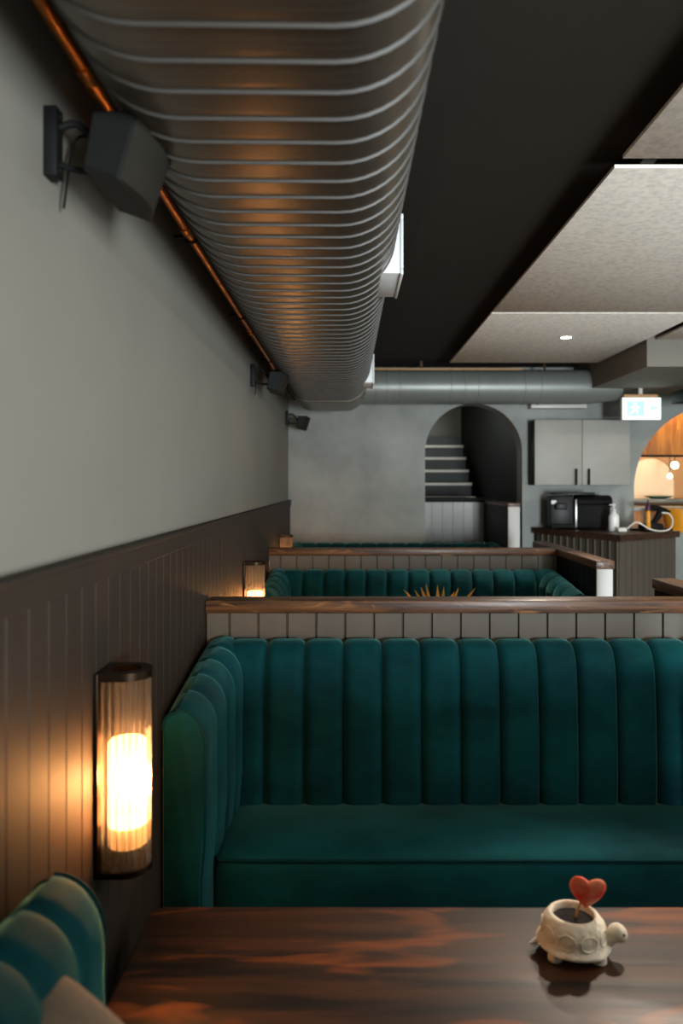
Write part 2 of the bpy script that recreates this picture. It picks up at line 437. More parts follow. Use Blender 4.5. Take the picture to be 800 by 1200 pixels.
# ------------------------------------------------------------------ speakers
sp = thing('wall_speaker', 'small black wall speaker nearest the camera, in front of the copper pipe', 'speaker', (-.491, 1.22, H+.575), group='black wall speakers')
bm = bmesh.new()                       # local x from the wall, y along wall, z up
sec = [(.098, .012), (.172, .012), (.139, -.100), (.082, -.080)]
body = []
for yy, s in ((-.092, .90), (-.088, 1), (.088, 1), (.092, .90)):
    cx = sum(p[0] for p in sec)/4; cz = sum(p[1] for p in sec)/4
    body.append([(cx+(p[0]-cx)*s, yy, cz+(p[1]-cz)*s) for p in sec])
loft(bm, body)
link('shell', bm, M['speaker'], sp, angle=25)
bm = bmesh.new(); rings = []
fa, fb = Vector((.1725, 0, .012)), Vector((.1395, 0, -.100)); nrm = Vector((.959, 0, -.283))
for i in range(13):
    yy = -.088 + .176*i/12; bulge = .022*(1-(yy/.088)**2)
    o_ = nrm*(.004+bulge)
    rings.append([tuple(fa+Vector((0, yy, 0))), tuple(fa+o_+Vector((0, yy, -.004))), tuple(fb+o_+Vector((0, yy, .004))), tuple(fb+Vector((0, yy, 0)))])
loft(bm, rings); link('grille', bm, M['grille'], sp, angle=35)
bm = bmesh.new(); box(bm, -.0155, .008, -.015, .015, -.058, .062, .002)
for z in (-.045, .048): tube(bm, [(.008, 0, z), (.012, 0, z)], .005, 8)
link('wall_plate', bm, M['speaker'], sp)
bm = bmesh.new()
tube(bm, spline([(.008, 0, .03), (.04, 0, .035), (.075, 0, -.0), (.092, 0, -.03)], 5), .007, 8)
tube(bm, spline([(.008, 0, -.035), (.045, 0, -.045), (.085, 0, -.045)], 5), .006, 8)
link('bracket_arm', bm, M['speaker'], sp)
bm = bmesh.new(); tube(bm, spline([(.092, .03, -.02), (.05, .04, .03), (.02, .03, .015), (.004, .026, -.10)], 6), .0025, 6)
link('cable', bm, M['rubber'], sp)
sp.scale = (.96, 1, .97); sp.location.z -= .005
dup(sp, (-.491, 3.79, H+.565), label='black wall speaker halfway down the left wall, where the copper pipe ends')
dup(sp, (-.491, 5.92, H+.535), label='smallest-looking black wall speaker in the far corner under the duct end')

# ------------------------------------------------------------------ booth partitions
def partition(y, label, x1=1.30, wing=(-.70, .60), off=0, h=H-.403):
    """local origin on the floor under the cap's front edge"""
    t = thing('booth_partition', label, 'partition', (0, y, 0), group='booth partitions')
    ct = .044
    link('plank_panel', grooved_slab(WX+.0205, x1, .012, .088, 0, h-ct, .1, off, gw=.0055), M['plank'], t, smooth=False)
    link('cap_rail', newbox(WX+.017, x1-.002, 0, .10, h-ct, h, .004), M['cap'], t, angle=30)
    if wing:
        bm = grooved_slab(wing[0]+.012, wing[1]-.012, -x1-.09, -x1-.006, 0, h-ct, .1)
        bm.transform(Matrix.Rotation(PI/2, 4, 'Z'))          # (x,y)->(-y,x)
        link('wing_panel', bm, M['black'], t, smooth=False)
        link('end_board', newbox(x1+.006, x1+.09, wing[0], wing[0]+.0115, 0, h-ct, .002), M['post'], t)
        bm = newbox(wing[0]-.006, wing[1], -x1-.098, -x1, h-ct, h, .004)
        w = link('wing_cap', bm, M['cap'], t, angle=30); w.rotation_euler = (0, 0, PI/2)
    return t
partition(2.50, 'planked booth partition with dark wood cap right behind the large front bench', off=.022)
partition(4.50, 'farther planked booth partition with wood cap and a pale end board at its right wing', off=.03)
partition(.388, 'planked booth partition directly below the camera, behind the near bench')

# ------------------------------------------------------------------ benches
BL = 1.30-WX-.0225           # bench length
def flute(u, n, A, e=2.4):
    f = (u*n) % 1.0
    return A*(1-abs(2*f-1)**e)

def backrest_bm(x0, x1, n):
    prof = [(-.118, .40), (-.128, .47), (-.131, .60), (-.126, .75), (-.116, .88), (-.106, .945), (-.090, .982), (-.066, 1.002), (-.036, 1.006), (-.012, .998), (-.001, .975), (-.001, .40)]
    # smooth the visible part
    top = spline([(p[0], p[1], 0) for p in prof[:10]], 4)
    P2 = [(p.x, p.y) for p in top] + prof[10:]
    nv = len(P2); nor = []
    for i in range(nv):
        a = P2[max(i-1, 0)]; b = P2[min(i+1, nv-1)]
        d = Vector((b[0]-a[0], b[1]-a[1])).normalized(); nor.append((-d.y, d.x))
    K = 16; rings = []
    for i in range(n*K+1):
        u = (i//K + .5-.5*math.cos(PI*(i % K)/K))/n; h = flute(u, n, .028, 6)
        ring = []
        for (py, pz), (ny, nz) in zip(P2, nor):
            w = 1 if py < -.03 else max(0, min(1, (-py-.001)/.03))
            ring.append((x0+(x1-x0)*u, py+ny*h*w, pz+nz*h*w*(.6 if pz > .96 else 1)))
        rings.append(ring)
    return loft(bmesh.new(), rings)

def arm_bm(mirror):
    """arm along y from 0 (back) to -.60 (front), outer side at x=0"""
    nf, K = 5, 10; rings = []; tot = nf*K
    for i in range(tot+1):
        v = i/tot; y = -.003 - .592*v
        thick = .146 - .036*v; top = 1.022 - .066*v**1.25
        h = flute(v, nf, .009, 4.5)
        if v > .97: h *= .6
        r = .085 - .012*v; ro = .035
        pts = [(0, .06), (0, top-ro-.02)]
        for k in range(1, 6):
            a = PI - PI/2*k/5; pts.append((ro+ro*math.cos(a), top-.008-ro+ro*math.sin(a)))
        pts.append((thick-r, top))
        for k in range(1, 11):
            a = PI/2 - PI/2*k/10; pts.append((thick-r+r*math.cos(a), top-r*1.25+r*1.25*math.sin(a)))
        for z in (.75, .62, .5, .3, .06): pts.append((thick-(.0 if z > .5 else .010), z))
        ring = []
        for j, (px, pz) in enumerate(pts):
            if j < 3: nx, nz, w = 0, 1, 0
            else:
                a = pts[j-1]; b = pts[min(j+1, len(pts)-1)]
                d = Vector((b[0]-a[0], b[1]-a[1])).normalized(); nx, nz = -d.y*-1, d.x
                nx, nz = -d.y, d.x; w = min(1, (j-2)/4)
                if nx < -.01: nx, nz = -nx, -nz
            ring.append((px+nx*h*w, y, pz+abs(nz)*h*w if nx >= 0 and nz else pz))
        rings.append(ring)
    # softly domed front cap
    last = rings[-1]; cx = sum(p[0] for p in last)/len(last)
    for s, dy in ((.97, -.006), (.90, -.010)):
        rings.append([(cx+(p[0]-cx)*s, last[0][1]+dy, .5+(p[2]-.5)*(1-(1-s)*.18)) for p in last])
    bm = loft(bmesh.new(), rings)
    edge = [(p[0], last[0][1]-.003, p[2]) for p in last[1:]]
    if mirror:
        bm.transform(Matrix.Scale(-1, 4, (1, 0, 0))); edge = [(-a, b, c) for a, b, c in edge]
    return bm, edge

def make_bench(label, loc, rz=0):
    t = thing('banquette', label, 'bench', loc, rz, group='teal velvet banquettes')
    n = 13; x0 = .0866
    link('backrest', backrest_bm(x0, x0+n*.1285, n), M['velvet'], t, angle=80)
    for mir in (False, True):
        bm, edge = arm_bm(mir)
        a = link('armrest', bm, M['velvet'], t, angle=55)
        b2 = bmesh.new(); tube(b2, edge, .0042, 8); p = link('piping', b2, M['pipingm'], a)
        if mir: a.location = (BL, 0, 0)
    xa, xb = .098, BL-.098
    prof = [(-.13, .30), (-.13, .505), (-.20, .514), (-.30, .519), (-.40, .517), (-.455, .511), (-.478, .500), (-.489, .484), (-.494, .46), (-.495, .41), (-.490, .34), (-.478, .30)]
    rings = []
    nx = 40
    for i in range(nx+1):
        u = i/nx; e = min(1, min(u, 1-u)*nx/1.6); s = .35+.65*math.sin(e*PI/2)
        rings.append([(xa+(xb-xa)*u, py if py > -.2 else -.2+(py+.2)*(1-(1-s)*.12), pz-(1-s)*.02*(1 if pz > .45 else 0)) for py, pz in prof])
    bm = loft(bmesh.new(), rings); s = link('seat', bm, M['velvet'], t, angle=70)
    bm = bmesh.new(); tube(bm, spline([(xa+.004, -.30, .512), (xa+.006, -.42, .506), (xa+.022, -.470, .500), (xa+.07, -.484, .4985), (xa+.4, -.486, .4985), (xb-.4, -.486, .4985), (xb-.07, -.484, .4985), (xb-.022, -.470, .500), (xb-.006, -.42, .506), (xb-.004, -.30, .512)], 8), .0048, 8)
    link('piping', bm, M['pipingm'], s)
    link('plinth', newbox(xa, xb, -.43, -.02, 0, .2995, .004), M['black'], t)
    return t
BX = WX+.0215
bench = make_bench('large teal velvet channel-back bench facing the camera behind the brown table', (BX, 2.508, 0))
b2 = dup(bench, (BX, 4.508, 0), label='teal velvet bench in the middle booth, seen over the front partition behind yellow leaves')
b3 = dup(bench, (BX, 6.222, 0), label='farthest teal velvet bench, only its dark top edge showing against the back wall'); b3.scale = (1, 1, 1.024)
b4 = dup(bench, (BX+BL+.005, .505, 0), PI, label='near teal velvet bench whose rounded fluted arm fills the bottom left corner')

# ------------------------------------------------------------------ tables
def rrect(x0, x1, y0, y1, r, n=6):
    out = []
    for cx, cy, a0 in ((x1-r, y1-r, 0), (x0+r, y1-r, PI/2), (x0+r, y0+r, PI), (x1-r, y0+r, 1.5*PI)):
        for i in range(n+1):
            a = a0+PI/2*i/n; out.append((cx+r*math.cos(a), cy+r*math.sin(a)))
    return out
TZ = H-.94
tb = thing('booth_table', 'dark glossy stained wood table in the foreground carrying the turtle planter', 'table', (0, 1.365, 0), group='booth tables')
bm = bmesh.new()
rings = []
for z, d in ((TZ-.046, .006), (TZ-.042, 0), (TZ-.004, 0), (TZ-.001, .002), (TZ, .006)):
    rings.append([(x, y, z) for x, y in rrect(-.434+d, 1.10-d, -.245+d, .249-d, .03)])
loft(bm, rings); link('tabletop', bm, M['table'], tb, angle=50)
for x in (-.06, .76):
    bm = bmesh.new(); lathe(bm, [(.028, .012), (.026, .03), (.026, TZ-.075), (.028, TZ-.07)], (x, 0, 0)); lg = link('leg', bm, M['rubber'], tb)
    bm = newbox(x-.03, x+.03, -.20, .20, 0, .0115, .003); link('foot', bm, M['rubber'], lg)
    bm = newbox(x-.05, x+.05, -.18, .18, TZ-.0695, TZ-.0465, .003); link('bracket', bm, M['rubber'], lg)
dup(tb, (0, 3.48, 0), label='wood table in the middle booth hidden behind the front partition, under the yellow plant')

# ------------------------------------------------------------------ turtle planter
tp = thing('turtle_planter', 'small cream ceramic turtle planter standing on the brown table', 'planter', (.455, 1.463, TZ), rz=-.10); tp.scale = (.93, .93, .97)
bm = bmesh.new()
prof = [(.050, .012), (.070, .015), (.0785, .020), (.0760, .026), (.0675, .030), (.0685, .042), (.0670, .054), (.0620, .066), (.0540, .076), (.0490, .0795), (.0450, .0785), (.0435, .073), (.0435, .060), (.020, .058)]
lathe(bm, prof, seg=48, sx=1.0, sy=.95)
link('shell', bm, M['ceramic'], tp, angle=80)
bm = bmesh.new()                                        # raised scutes
for i in range(9):
    a = 2*PI*i/9+.15
    pts = []
    for j in range(24):
        b_ = 2*PI*j/24; da = .27*math.cos(b_); z = .047+.014*math.sin(b_)
        r = .0675 if z < .056 else .0655-.22*(z-.056)
        r = r + .0006
        pts.append((r*math.cos(a+da), r*.95*math.sin(a+da), z))
    tube(bm, pts, .0016, 6, True)
link('scute_ring', bm, M['ceramic'], tp)
bm = bmesh.new(); tube(bm, spline([(.058, -.006, .030), (.070, -.010, .031), (.078, -.012, .037), (.084, -.013, .044)], 5), [.015]*5+[.0135]*5+[.0125]*6, 16)
hd = link('neck', bm, M['ceramic'], tp)
bm = bmesh.new(); bmesh.ops.create_uvsphere(bm, u_segments=24, v_segments=16, radius=.0185)
for v in bm.verts: v.co = Vector((v.co.x*1.12+.090, v.co.y-.013, v.co.z*.98+.049)); v.co.z -= max(0, v.co.x-.094)*.25
h2 = link('head', bm, M['ceramic'], tp)
for s in (-1, 1):
    bm = bmesh.new(); bmesh.ops.create_uvsphere(bm, u_segments=10, v_segments=8, radius=.0028, matrix=Matrix.Translation((.099, -.013+s*.0150, .053))); link('eye', bm, M['soil'], h2)
for a in (-.75, .75, PI-.75, PI+.75):
    bm = bmesh.new(); lathe(bm, [(.010, 0), (.0135, .004), (.0135, .012), (.011, .020)], (.062*math.cos(a), .060*math.sin(a), 0), 16, 1.15, 1)
    link('foot', bm, M['ceramic'], tp)
bm = bmesh.new(); tube(bm, [(-.066, 0, .020), (-.082, -.004, .016), (-.094, -.008, .012)], [.010, .006, .002], 10); link('tail', bm, M['ceramic'], tp)
bm = bmesh.new(); lathe(bm, [(.0433, .060), (.0433, .0645), (.03, .068), (.012, .0655), (.004, .067)], sy=.95); link('soil', bm, M['soil'], tp)
# the heart shaped leaf growing in it
hp = thing('heart_plant', 'single red heart-shaped leaf on a short stem in the turtle planter', 'plant', (.462, 1.466, TZ+.0640))
bm = bmesh.new(); tube(bm, spline([(0, 0, 0), (.003, 0, .016), (.011, .001, .033)], 5), [.0032]*5+[.0026]*6, 8); link('stem', bm, M['stem'], hp)
bm = bmesh.new(); n = 56; out = []
for i in range(n):
    t = 2*PI*i/n; x = 16*math.copysign(abs(math.sin(t))**2.2, math.sin(t)); z = 13*math.cos(t)-3.6*math.cos(2*t)-1.5*math.cos(3*t)-.5*math.cos(4*t)-1
    out.append((x*.0361/16, z*.0325/13))
zo = .064
rings = []
for s, yy in ((.02, -.0065), (.5, -.0060), (.85, -.0042), (.97, -.002), (1, 0), (.97, .002), (.85, .0042), (.5, .0060), (.02, .0065)):
    rings.append([(.015+x*s, yy+.25*x*x*s*12, zo+z*s) for x, z in out])
loft(bm, rings); lf = link('leaf', bm, M['heart'], hp, angle=80)
lf.rotation_euler = (.12, .10, -.10)

# ------------------------------------------------------------------ yellow plant in the middle booth
yp = thing('potted_plant', 'plant with thin yellow pointed leaves showing above the front partition rail', 'plant', (.44, 3.50, TZ))
bm = bmesh.new(); lathe(bm, [(.05, 0), (.06, .01), (.072, .10), (.076, .125), (.070, .128), (.066, .11), (.02, .108)], seg=32); link('pot', bm, M['pot'], yp)
for tx, tz, ty, cv in ((-.168, .428, .02, .05), (-.118, .432, -.03, .01), (-.082, .436, .04, .01), (-.062, .457, -.01, 0), (-.002, .447, .03, 0), (.021, .448, -.03, 0), (.096, .440, .0, .0), (.083, .412, .05, .0), (.178, .436, .01, -.01)):
    x1 = tx; pts = spline([(tx*.10, ty*.3, .10), (tx*.35, ty*.5, .25), (tx*.72, ty*.8, .37), (tx, ty, tz)], 6)
    bm = bmesh.new(); rings = []; m_ = len(pts)-1
    for i, p in enumerate(pts):
        w = .013*math.sin(PI*min(1, .18+.82*(1-i/m_)*.9))*(1-(i/m_)**4)+.0006
        rings.append([(p.x-w, p.y, p.z), (p.x, p.y-.0035*w/.013-.0004, p.z), (p.x+w, p.y, p.z), (p.x, p.y+.002*w/.013+.0004, p.z)])
    loft(bm, rings); link('leaf', bm, M['leaf'], yp, angle=60)

# ------------------------------------------------------------------ wall lamps
def dshape(r, back, n=18, off=0):
    """half-round outline, flat at x=0 (the wall side), bulging to +x"""
    out = []
    for i in range(n+1):
        a = -PI/2+PI*i/n; out.append((back+(r+off)*math.cos(a), (r+off)*math.sin(a)))
    return [(0.0, (r+off))] and out + [(0, r+off), (0, -r-off)]
LZ0, LZ1 = H-.766, H-.368
lamp = thing('wall_lamp', 'ribbed glass half-round wall lamp glowing in the foreground booth above the table', 'lamp', (WX+.0165, 1.45, 0), group='ribbed glass wall lamps')
R = .045; BK = .052
link('back_plate', newbox(0, .008, -R-.004, R+.004, LZ0, LZ1, .002), M['brass'], lamp)
def cap(z0, z1, hole):
    bm = bmesh.new(); o1 = [(max(x, .0085), y) for x, y in dshape(R+.003, BK)]
    if not hole: return prism(bm, o1, z0, z1)
    cx = BK-.004; inner = [(cx+(x-cx)*.60, y*.60) for x, y in o1]
    a = [[bm.verts.new((x, y, z)) for x, y in q] for q, z in ((o1, z0), (o1, z1), (inner, z1), (inner, z0))]
    n = len(o1)
    for k in range(4):
        A, B = a[k], a[(k+1) % 4]
        for i in range(n): bm.faces.new((A[i], A[(i+1) % n], B[(i+1) % n], B[i]))
    return bm
link('top_cap', cap(LZ1-.016, LZ1, True), M['brass'], lamp, angle=35)
link('bottom_cap', cap(LZ0, LZ0+.012, False), M['brass'], lamp, angle=35)
# glass rods side by side make the shade
bm = bmesh.new(); outl = [p for p in dshape(R-.002, BK, 200)[:201]]
arc = [(BK, -(R-.002))] ; NR = 15
path = [(.012+ (BK-.012)*i/20, -(R-.002)) for i in range(20)] + outl + [(BK-(BK-.012)*i/20, R-.002) for i in range(1, 21)]
# even arc length with ribs as cosine bumps
acc = [0]
for a, b in zip(path, path[1:]): acc.append(acc[-1]+math.hypot(b[0]-a[0], b[1]-a[1]))
tot = acc[-1]; NS = NR*8; samp = []
j = 0
for i in range(NS+1):
    d = tot*i/NS
    while j < len(acc)-2 and acc[j+1] < d: j += 1
    f = (d-acc[j])/(acc[j+1]-acc[j]); p = (path[j][0]+(path[j+1][0]-path[j][0])*f, path[j][1]+(path[j+1][1]-path[j][1])*f)
    tx, ty = path[j+1][0]-path[j][0], path[j+1][1]-path[j][1]; l = math.hypot(tx, ty); nx, ny = ty/l, -tx/l
    b_ = .0065*abs(math.sin(PI*NR*i/NS))
    samp.append((p[0]+nx*(b_-.004), p[1]+ny*(b_-.004)))
loft(bm, [[(x, y, LZ0+.0125) for x, y in samp], [(x, y, LZ1-.0165) for x, y in samp]], closed=False)
link('ribbed_shade', bm, M['glass'], lamp, angle=20)
bm = bmesh.new(); lathe(bm, [(.003, H-.510), (.034, H-.511), (.0375, H-.515), (.0375, H-.676)], (BK-.001, 0, 0), 32)
link('bulb', bm, M['bulb'], lamp)
bm = bmesh.new(); lathe(bm, [(.0375, H-.6765), (.0375, H-.716), (.034, H-.718)], (BK-.001, 0, 0), 32)
link('bulb_collar', bm, M['bulbdim'], lamp)
bm = bmesh.new(); lathe(bm, [(.016, H-.7185), (.016, LZ0+.0125)], (BK-.004, 0, 0), 16)
link('lamp_holder', bm, M['brass'], lamp)
l = bpy.data.lights.new('lamp_glow', 'POINT'); l.energy = 13; l.color = (1, .50, .18); l.shadow_soft_size = .02
lo = bpy.data.objects.new('lamp_glow', l); COL.objects.link(lo); lo.parent = lamp; lo.location = (.078, 0, H-.595)
dup(lamp, (WX+.0165, 3.45, 0), label='ribbed glass wall lamp in the middle booth, its top showing above the front rail')
dup(lamp, (WX+.0165, 5.22, 0), label='farthest ribbed glass wall lamp, tiny, near the back corner above the second rail')

# ------------------------------------------------------------------ pillow
def pillow_bm(w, h, t):
    bm = bmesh.new(); n = 24; V = {}
    for s in (1, -1):
        for i in range(n+1):
            for j in range(n+1):
                u, v = -1+2*i/n, -1+2*j/n
                edge = max(0, (1-u**4)*(1-v**4))
                pin = 1-.07*((1-u*u)*abs(v)**2 + (1-v*v)*abs(u)**2)
                x, z = u*w/2*pin, v*h/2*pin
                y = s*t/2*edge**.55 + .006*math.sin(5*u+3*v)*edge
                V[s, i, j] = bm.verts.new((x, y, z))
        for i in range(n):
            for j in range(n):
                bm.faces.new((V[s, i, j], V[s, i+1, j], V[s, i+1, j+1], V[s, i, j+1]))
    bmesh.ops.remove_doubles(bm, verts=bm.verts, dist=1e-5)
    return bm
pw = link('throw_pillow', pillow_bm(.54, .30, .11), M['pillow'], angle=80)
tag(pw, 'taupe linen pillow corner leaning on the near bench at the bottom left', 'pillow')
e1 = Vector((math.cos(.70), 0, -math.sin(.70))); e2 = Vector((.10, .995, 0)); e3 = e2.cross(e1)
mw = Matrix((e1, e3, e2)).transposed().to_4x4(); mw.translation = Vector((-.398, .93, H-.622)) + e1*.27 - e2*.15
pw.matrix_world = mw

# ------------------------------------------------------------------ half wall and stairs behind the arched opening
hw = thing('half_wall', 'planked half wall with dark cap inside the arched opening in front of the stairs', 'partition')
link('plank_panel', grooved_slab(.45, 1.296, 6.90, 6.98, 0, H-.175, .1, .05), M['post'], hw, smooth=False)  # paler than the other boards, standing in for daylight on them
link('cap_rail', newbox(.45, 1.40, 6.885, 6.995, H-.1745, H-.13, .004), M['black'], hw)
link('wing_panel', newbox(1.30, 1.39, 5.89, 6.884, 0, H-.185), M['black'], hw, smooth=False)
link('end_board', newbox(1.3005, 1.395, 5.87, 5.8895, 0, H-.185, .003), M['post'], hw)
link('wing_cap', newbox(1.294, 1.40, 5.862, 6.884, H-.1845, H-.155, .004), M['cap'], hw)
st = thing('staircase', 'dark stairs with pale treads climbing behind the arched opening', 'staircase', (0, 8.0, 0))
for i in range(9):
    z = H-.140+.152*(i-3)
    if z < .1: continue
    yy = -.60+.2*i
    if i == 8: z -= .01
    if i < 8: link('tread', newbox(.2, 1.405, yy-.02, yy+.2, z-.030, z, .003), M['tread'], st)
    link('riser', newbox(.2, 1.40, yy, yy+.02, z-.152+.0005, z-.0305), M['riser'], st)
link('stringer', prism(bmesh.new(), [(0, 0), (1, 0)], 0, 1) if False else newbox(1.406, 1.44, -.62, 1.2, 0, .9), M['black'], st)
bm = newbox(-.05, 2.05, 9.62, 9.7, 0, ZC); struct('wall_stair', bm, M['wall'])
struct('wall_passage', newbox(1.505, 1.68, YB+.201, 9.62, 0, ZC), M['black'])
struct('wall_passage_left', newbox(-.08, -.02, YB+.2, 9.62, 0, ZC), M['wall'])

# ------------------------------------------------------------------ wall cabinet
wc = thing('wall_cabinet', 'grey two-door wall cabinet on the back wall above the black coffee machine', 'cabinet', (0, YB-.0005, 0))
X0, X1, Z0, Z1 = 1.553, 2.348, H-.012, H+.532
link('carcass', newbox(X0, X1, -.18, 0, Z0, Z1, .002), M['black'], wc)
xm = (X0+X1)/2
for a, b, hx in ((X0+.004, xm-.002, xm-.055), (xm+.002, X1-.002, xm+.05)):
    d = link('door', newbox(a, b, -.20, -.1805, Z0+.002, Z1, .002), M['cabinet'], wc)
    bm = bmesh.new(); box(bm, hx-.008, hx+.008, -.228, -.216, Z0+.004, Z0+.138, .002)
    for z in (Z0+.022, Z0+.122): box(bm, hx-.004, hx+.004, -.217, -.2, z-.004, z+.004)
    link('handle', bm, M['rubber'], d)

# ------------------------------------------------------------------ counter
ct = thing('service_counter', 'planked corner counter with dark wood top in front of the back wall', 'counter')
A, B, C_, D_ = Vector((1.575, 6.16)), Vector((1.97, 5.24)), Vector((2.62, 5.72)), Vector((2.43, 6.20))
D0 = Vector((1.72, 6.21))
def inset(poly, d):
    c = sum(poly, Vector((0, 0)))/len(poly)
    return [p+(c-p).normalized()*d for p in poly]
CZ = H-.37
def boardface(P0, P1, name, m):
    L = (P1-P0).length; u = (P1-P0)/L; nrm = Vector((u.y, -u.x))
    pts = [P0+u*s-nrm*d for s, d in groove_line(L, .078, .010, -.011)] + [P1-nrm*.03-u*.03, P0-nrm*.03+u*.03]
    return link(name, prism(bmesh.new(), [tuple(p) for p in pts], 0, CZ-.0505), m, ct, smooth=False)
poly = inset([A, B, C_, D_, D0], .03)
boardface(poly[0], poly[1], 'plank_panel', M['plankdark']); boardface(poly[1], poly[2], 'plank_panel', M['plankdark'])
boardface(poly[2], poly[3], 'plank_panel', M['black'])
link('worktop', prism(bmesh.new(), [tuple(p) for p in (A, B, C_, D_, D0)], CZ-.05, CZ), M['ctop'], ct, smooth=False)

# coffee machine
cm = thing('coffee_machine', 'black coffee machine with a chrome strip on the counter under the wall cabinet', 'coffee machine', (1.90, 5.97, CZ), rz=-.12)
bm = bmesh.new(); box(bm, -.235, -.045, -.05, .13, .012, .27, .008)
link('brewer_body', bm, M['gloss'], cm, angle=30)
link('drip_tray', newbox(-.235, -.045, -.10, -.0505, .012, .04, .004), M['rubber'], cm)
link('spout_block', newbox(-.195, -.105, -.09, -.0505, .16, .215, .006), M['gloss'], cm)
link('display', newbox(-.225, -.185, -.054, -.0505, .205, .235), M['white'], cm)
link('chrome_strip', newbox(-.040, -.022, -.075, -.045, .012, .245, .003), M['steel'], cm)
link('side_body', newbox(-.018, .235, -.085, .13, .012, .21, .008), M['rubber'], cm, angle=30)
bm = bmesh.new(); loft(bm, [[(x, .025+.125*math.cos(a)*s, .2225+.055*math.sin(a)*s) for a in [2*PI*i/28 for i in range(28)]] for x, s in ((-.025, .9), (-.018, 1), (.245, 1), (.252, .9))])
link('lid', bm, M['rubber'], cm, angle=40)
link('cup_tray', newbox(-.205, .115, -.08, .10, .279, .300, .004), M['gloss'], cm)
for x in (-.2, .2):
    for y in (-.04, .1):
        bm = bmesh.new(); lathe(bm, [(.014, 0), (.014, .0115)], (x, y, 0), 12); link('foot', bm, M['rubber'], cm)

# soap bottle
sb = thing('pump_bottle', 'white pump bottle on the counter beside the black coffee machine', 'bottle', (2.085, 5.68, CZ))
bm = bmesh.new(); lathe(bm, [(.036, 0), (.040, .005), (.040, .105), (.036, .125), (.018, .145), (.014, .150)], seg=24); link('body', bm, M['soap'], sb)
bm = bmesh.new(); lathe(bm, [(.017, .1505), (.017, .172), (.006, .173), (.006, .196)], seg=16); link('pump_collar', bm, M['white'], sb)
bm = bmesh.new(); lathe(bm, [(.010, .1965), (.012, .20), (.012, .212), (.008, .216)], seg=16); box(bm, -.034, 0, -.006, .006, .202, .211, .002); link('pump_head', bm, M['white'], sb)

# tray, gun shaped device, cable, plug, sauce bottle, glass
bm = bmesh.new(); loft(bm, [[(x*k, y*k, z) for x, y in rrect(-.14, .14, -.11, .11, .02)] for z, k in ((0, .96), (.008, 1), (.014, 1), (.014, .97), (.010, .95))])
tr = tag(link('serving_tray', bm, M['rubber']), 'flat black tray on the counter under the gun-shaped device', 'tray')
tr.location = (2.40, 5.735, CZ+.0005); tr.rotation_euler = (0, 0, .636)
gd = thing('handheld_scanner', 'black gun-shaped handheld device with white cable on the counter', 'scanner', (2.43, 5.725, CZ+.0147), .2)
bm = bmesh.new(); loft(bm, [[(x, w*math.cos(a), z+h*math.sin(a)) for a in [2*PI*i/16 for i in range(16)]] for x, z, w, h in ((-.05, .168, .018, .016), (-.045, .168, .026, .020), (.02, .165, .026, .02), (.08, .150, .022, .016), (.115, .138, .014, .010), (.135, .132, .006, .004))])
link('head', bm, M['rubber'], gd)
bm = bmesh.new(); tube(bm, spline([(.045, 0, .150), (.03, 0, .11), (.0, 0, .07), (-.035, 0, .035)], 5), [.024]*8+[.021]*8, 12); link('handle', bm, M['rubber'], gd)
bm = bmesh.new(); loft(bm, [[(x0*s-.05, y0*s, z) for x0, y0 in rrect(-.08, .10, -.055, .055, .03)] for z, s in ((0, 1), (.03, 1), (.045, .85), (.05, .4))]); link('cradle', bm, M['gloss'], gd)
bm = bmesh.new()
pts = spline([(2.475, 5.715, CZ+.142), (2.525, 5.70, CZ+.135), (2.545, 5.68, CZ+.085), (2.505, 5.63, CZ+.025), (2.42, 5.585, CZ+.0065), (2.32, 5.545, CZ+.020), (2.255, 5.55, CZ+.058), (2.215, 5.56, CZ+.075), (2.175, 5.57, CZ+.05), (2.145, 5.575, CZ+.02)], 8)
tube(bm, pts, .0058, 10); tag(link('white_cable', bm, M['cable']), 'thick white cable looping from the gun-shaped device across the counter', 'cable')
pl = thing('power_plug', 'small white plug block lying on the counter in front of the pump bottle', 'plug', (2.118, 5.575, CZ))
link('body', newbox(-.045, .025, -.022, .022, 0, .034, .010, 3), M['cable'], pl)
link('collar', newbox(.0255, .034, -.010, .010, .008, .028, .002), M['rubber'], pl)
sc_ = thing('sauce_bottle', 'thin amber squeeze bottle with purple cap in front of the right arch', 'bottle', (2.335, 5.635, CZ+.0115))
bm = bmesh.new(); lathe(bm, [(.014, 0), (.017, .004), (.017, .135), (.012, .15)], seg=20); link('body', bm, M['amber'], sc_)
bm = bmesh.new(); lathe(bm, [(.013, .1505), (.018, .155), (.019, .185), (.011, .20), (.006, .225), (.004, .235)], seg=20); link('cap', bm, M['purple'], sc_)
dg = thing('drinking_glass', 'clear tumbler standing behind the gun-shaped device on the counter', 'glass', (2.45, 5.93, CZ))
bm = bmesh.new(); lathe(bm, [(.026, 0), (.028, .004), (.036, .13), (.034, .13), (.026, .012), (.004, .010)], seg=28); link('vessel', bm, thin_glass('clear_glass', (.9, .9, .86, 1), .35), dg)

# ------------------------------------------------------------------ room seen through the right arch
struct('wall_bar', newbox(1.68, XR, 8.0, 8.1, 0, ZC), M['tan'])
bp_ = thing('wood_fascia', 'orange plywood panel filling the top of the right arch', 'panel', (0, 6.75, 0))
link('board', newbox(2.2, 4.3, 0, .03, H+.27, ZC-.02), M['orange'], bp_)
link('edge_strip', newbox(2.2, 4.3, -.012, .04, H+.25, H+.2695), M['black'], bp_)
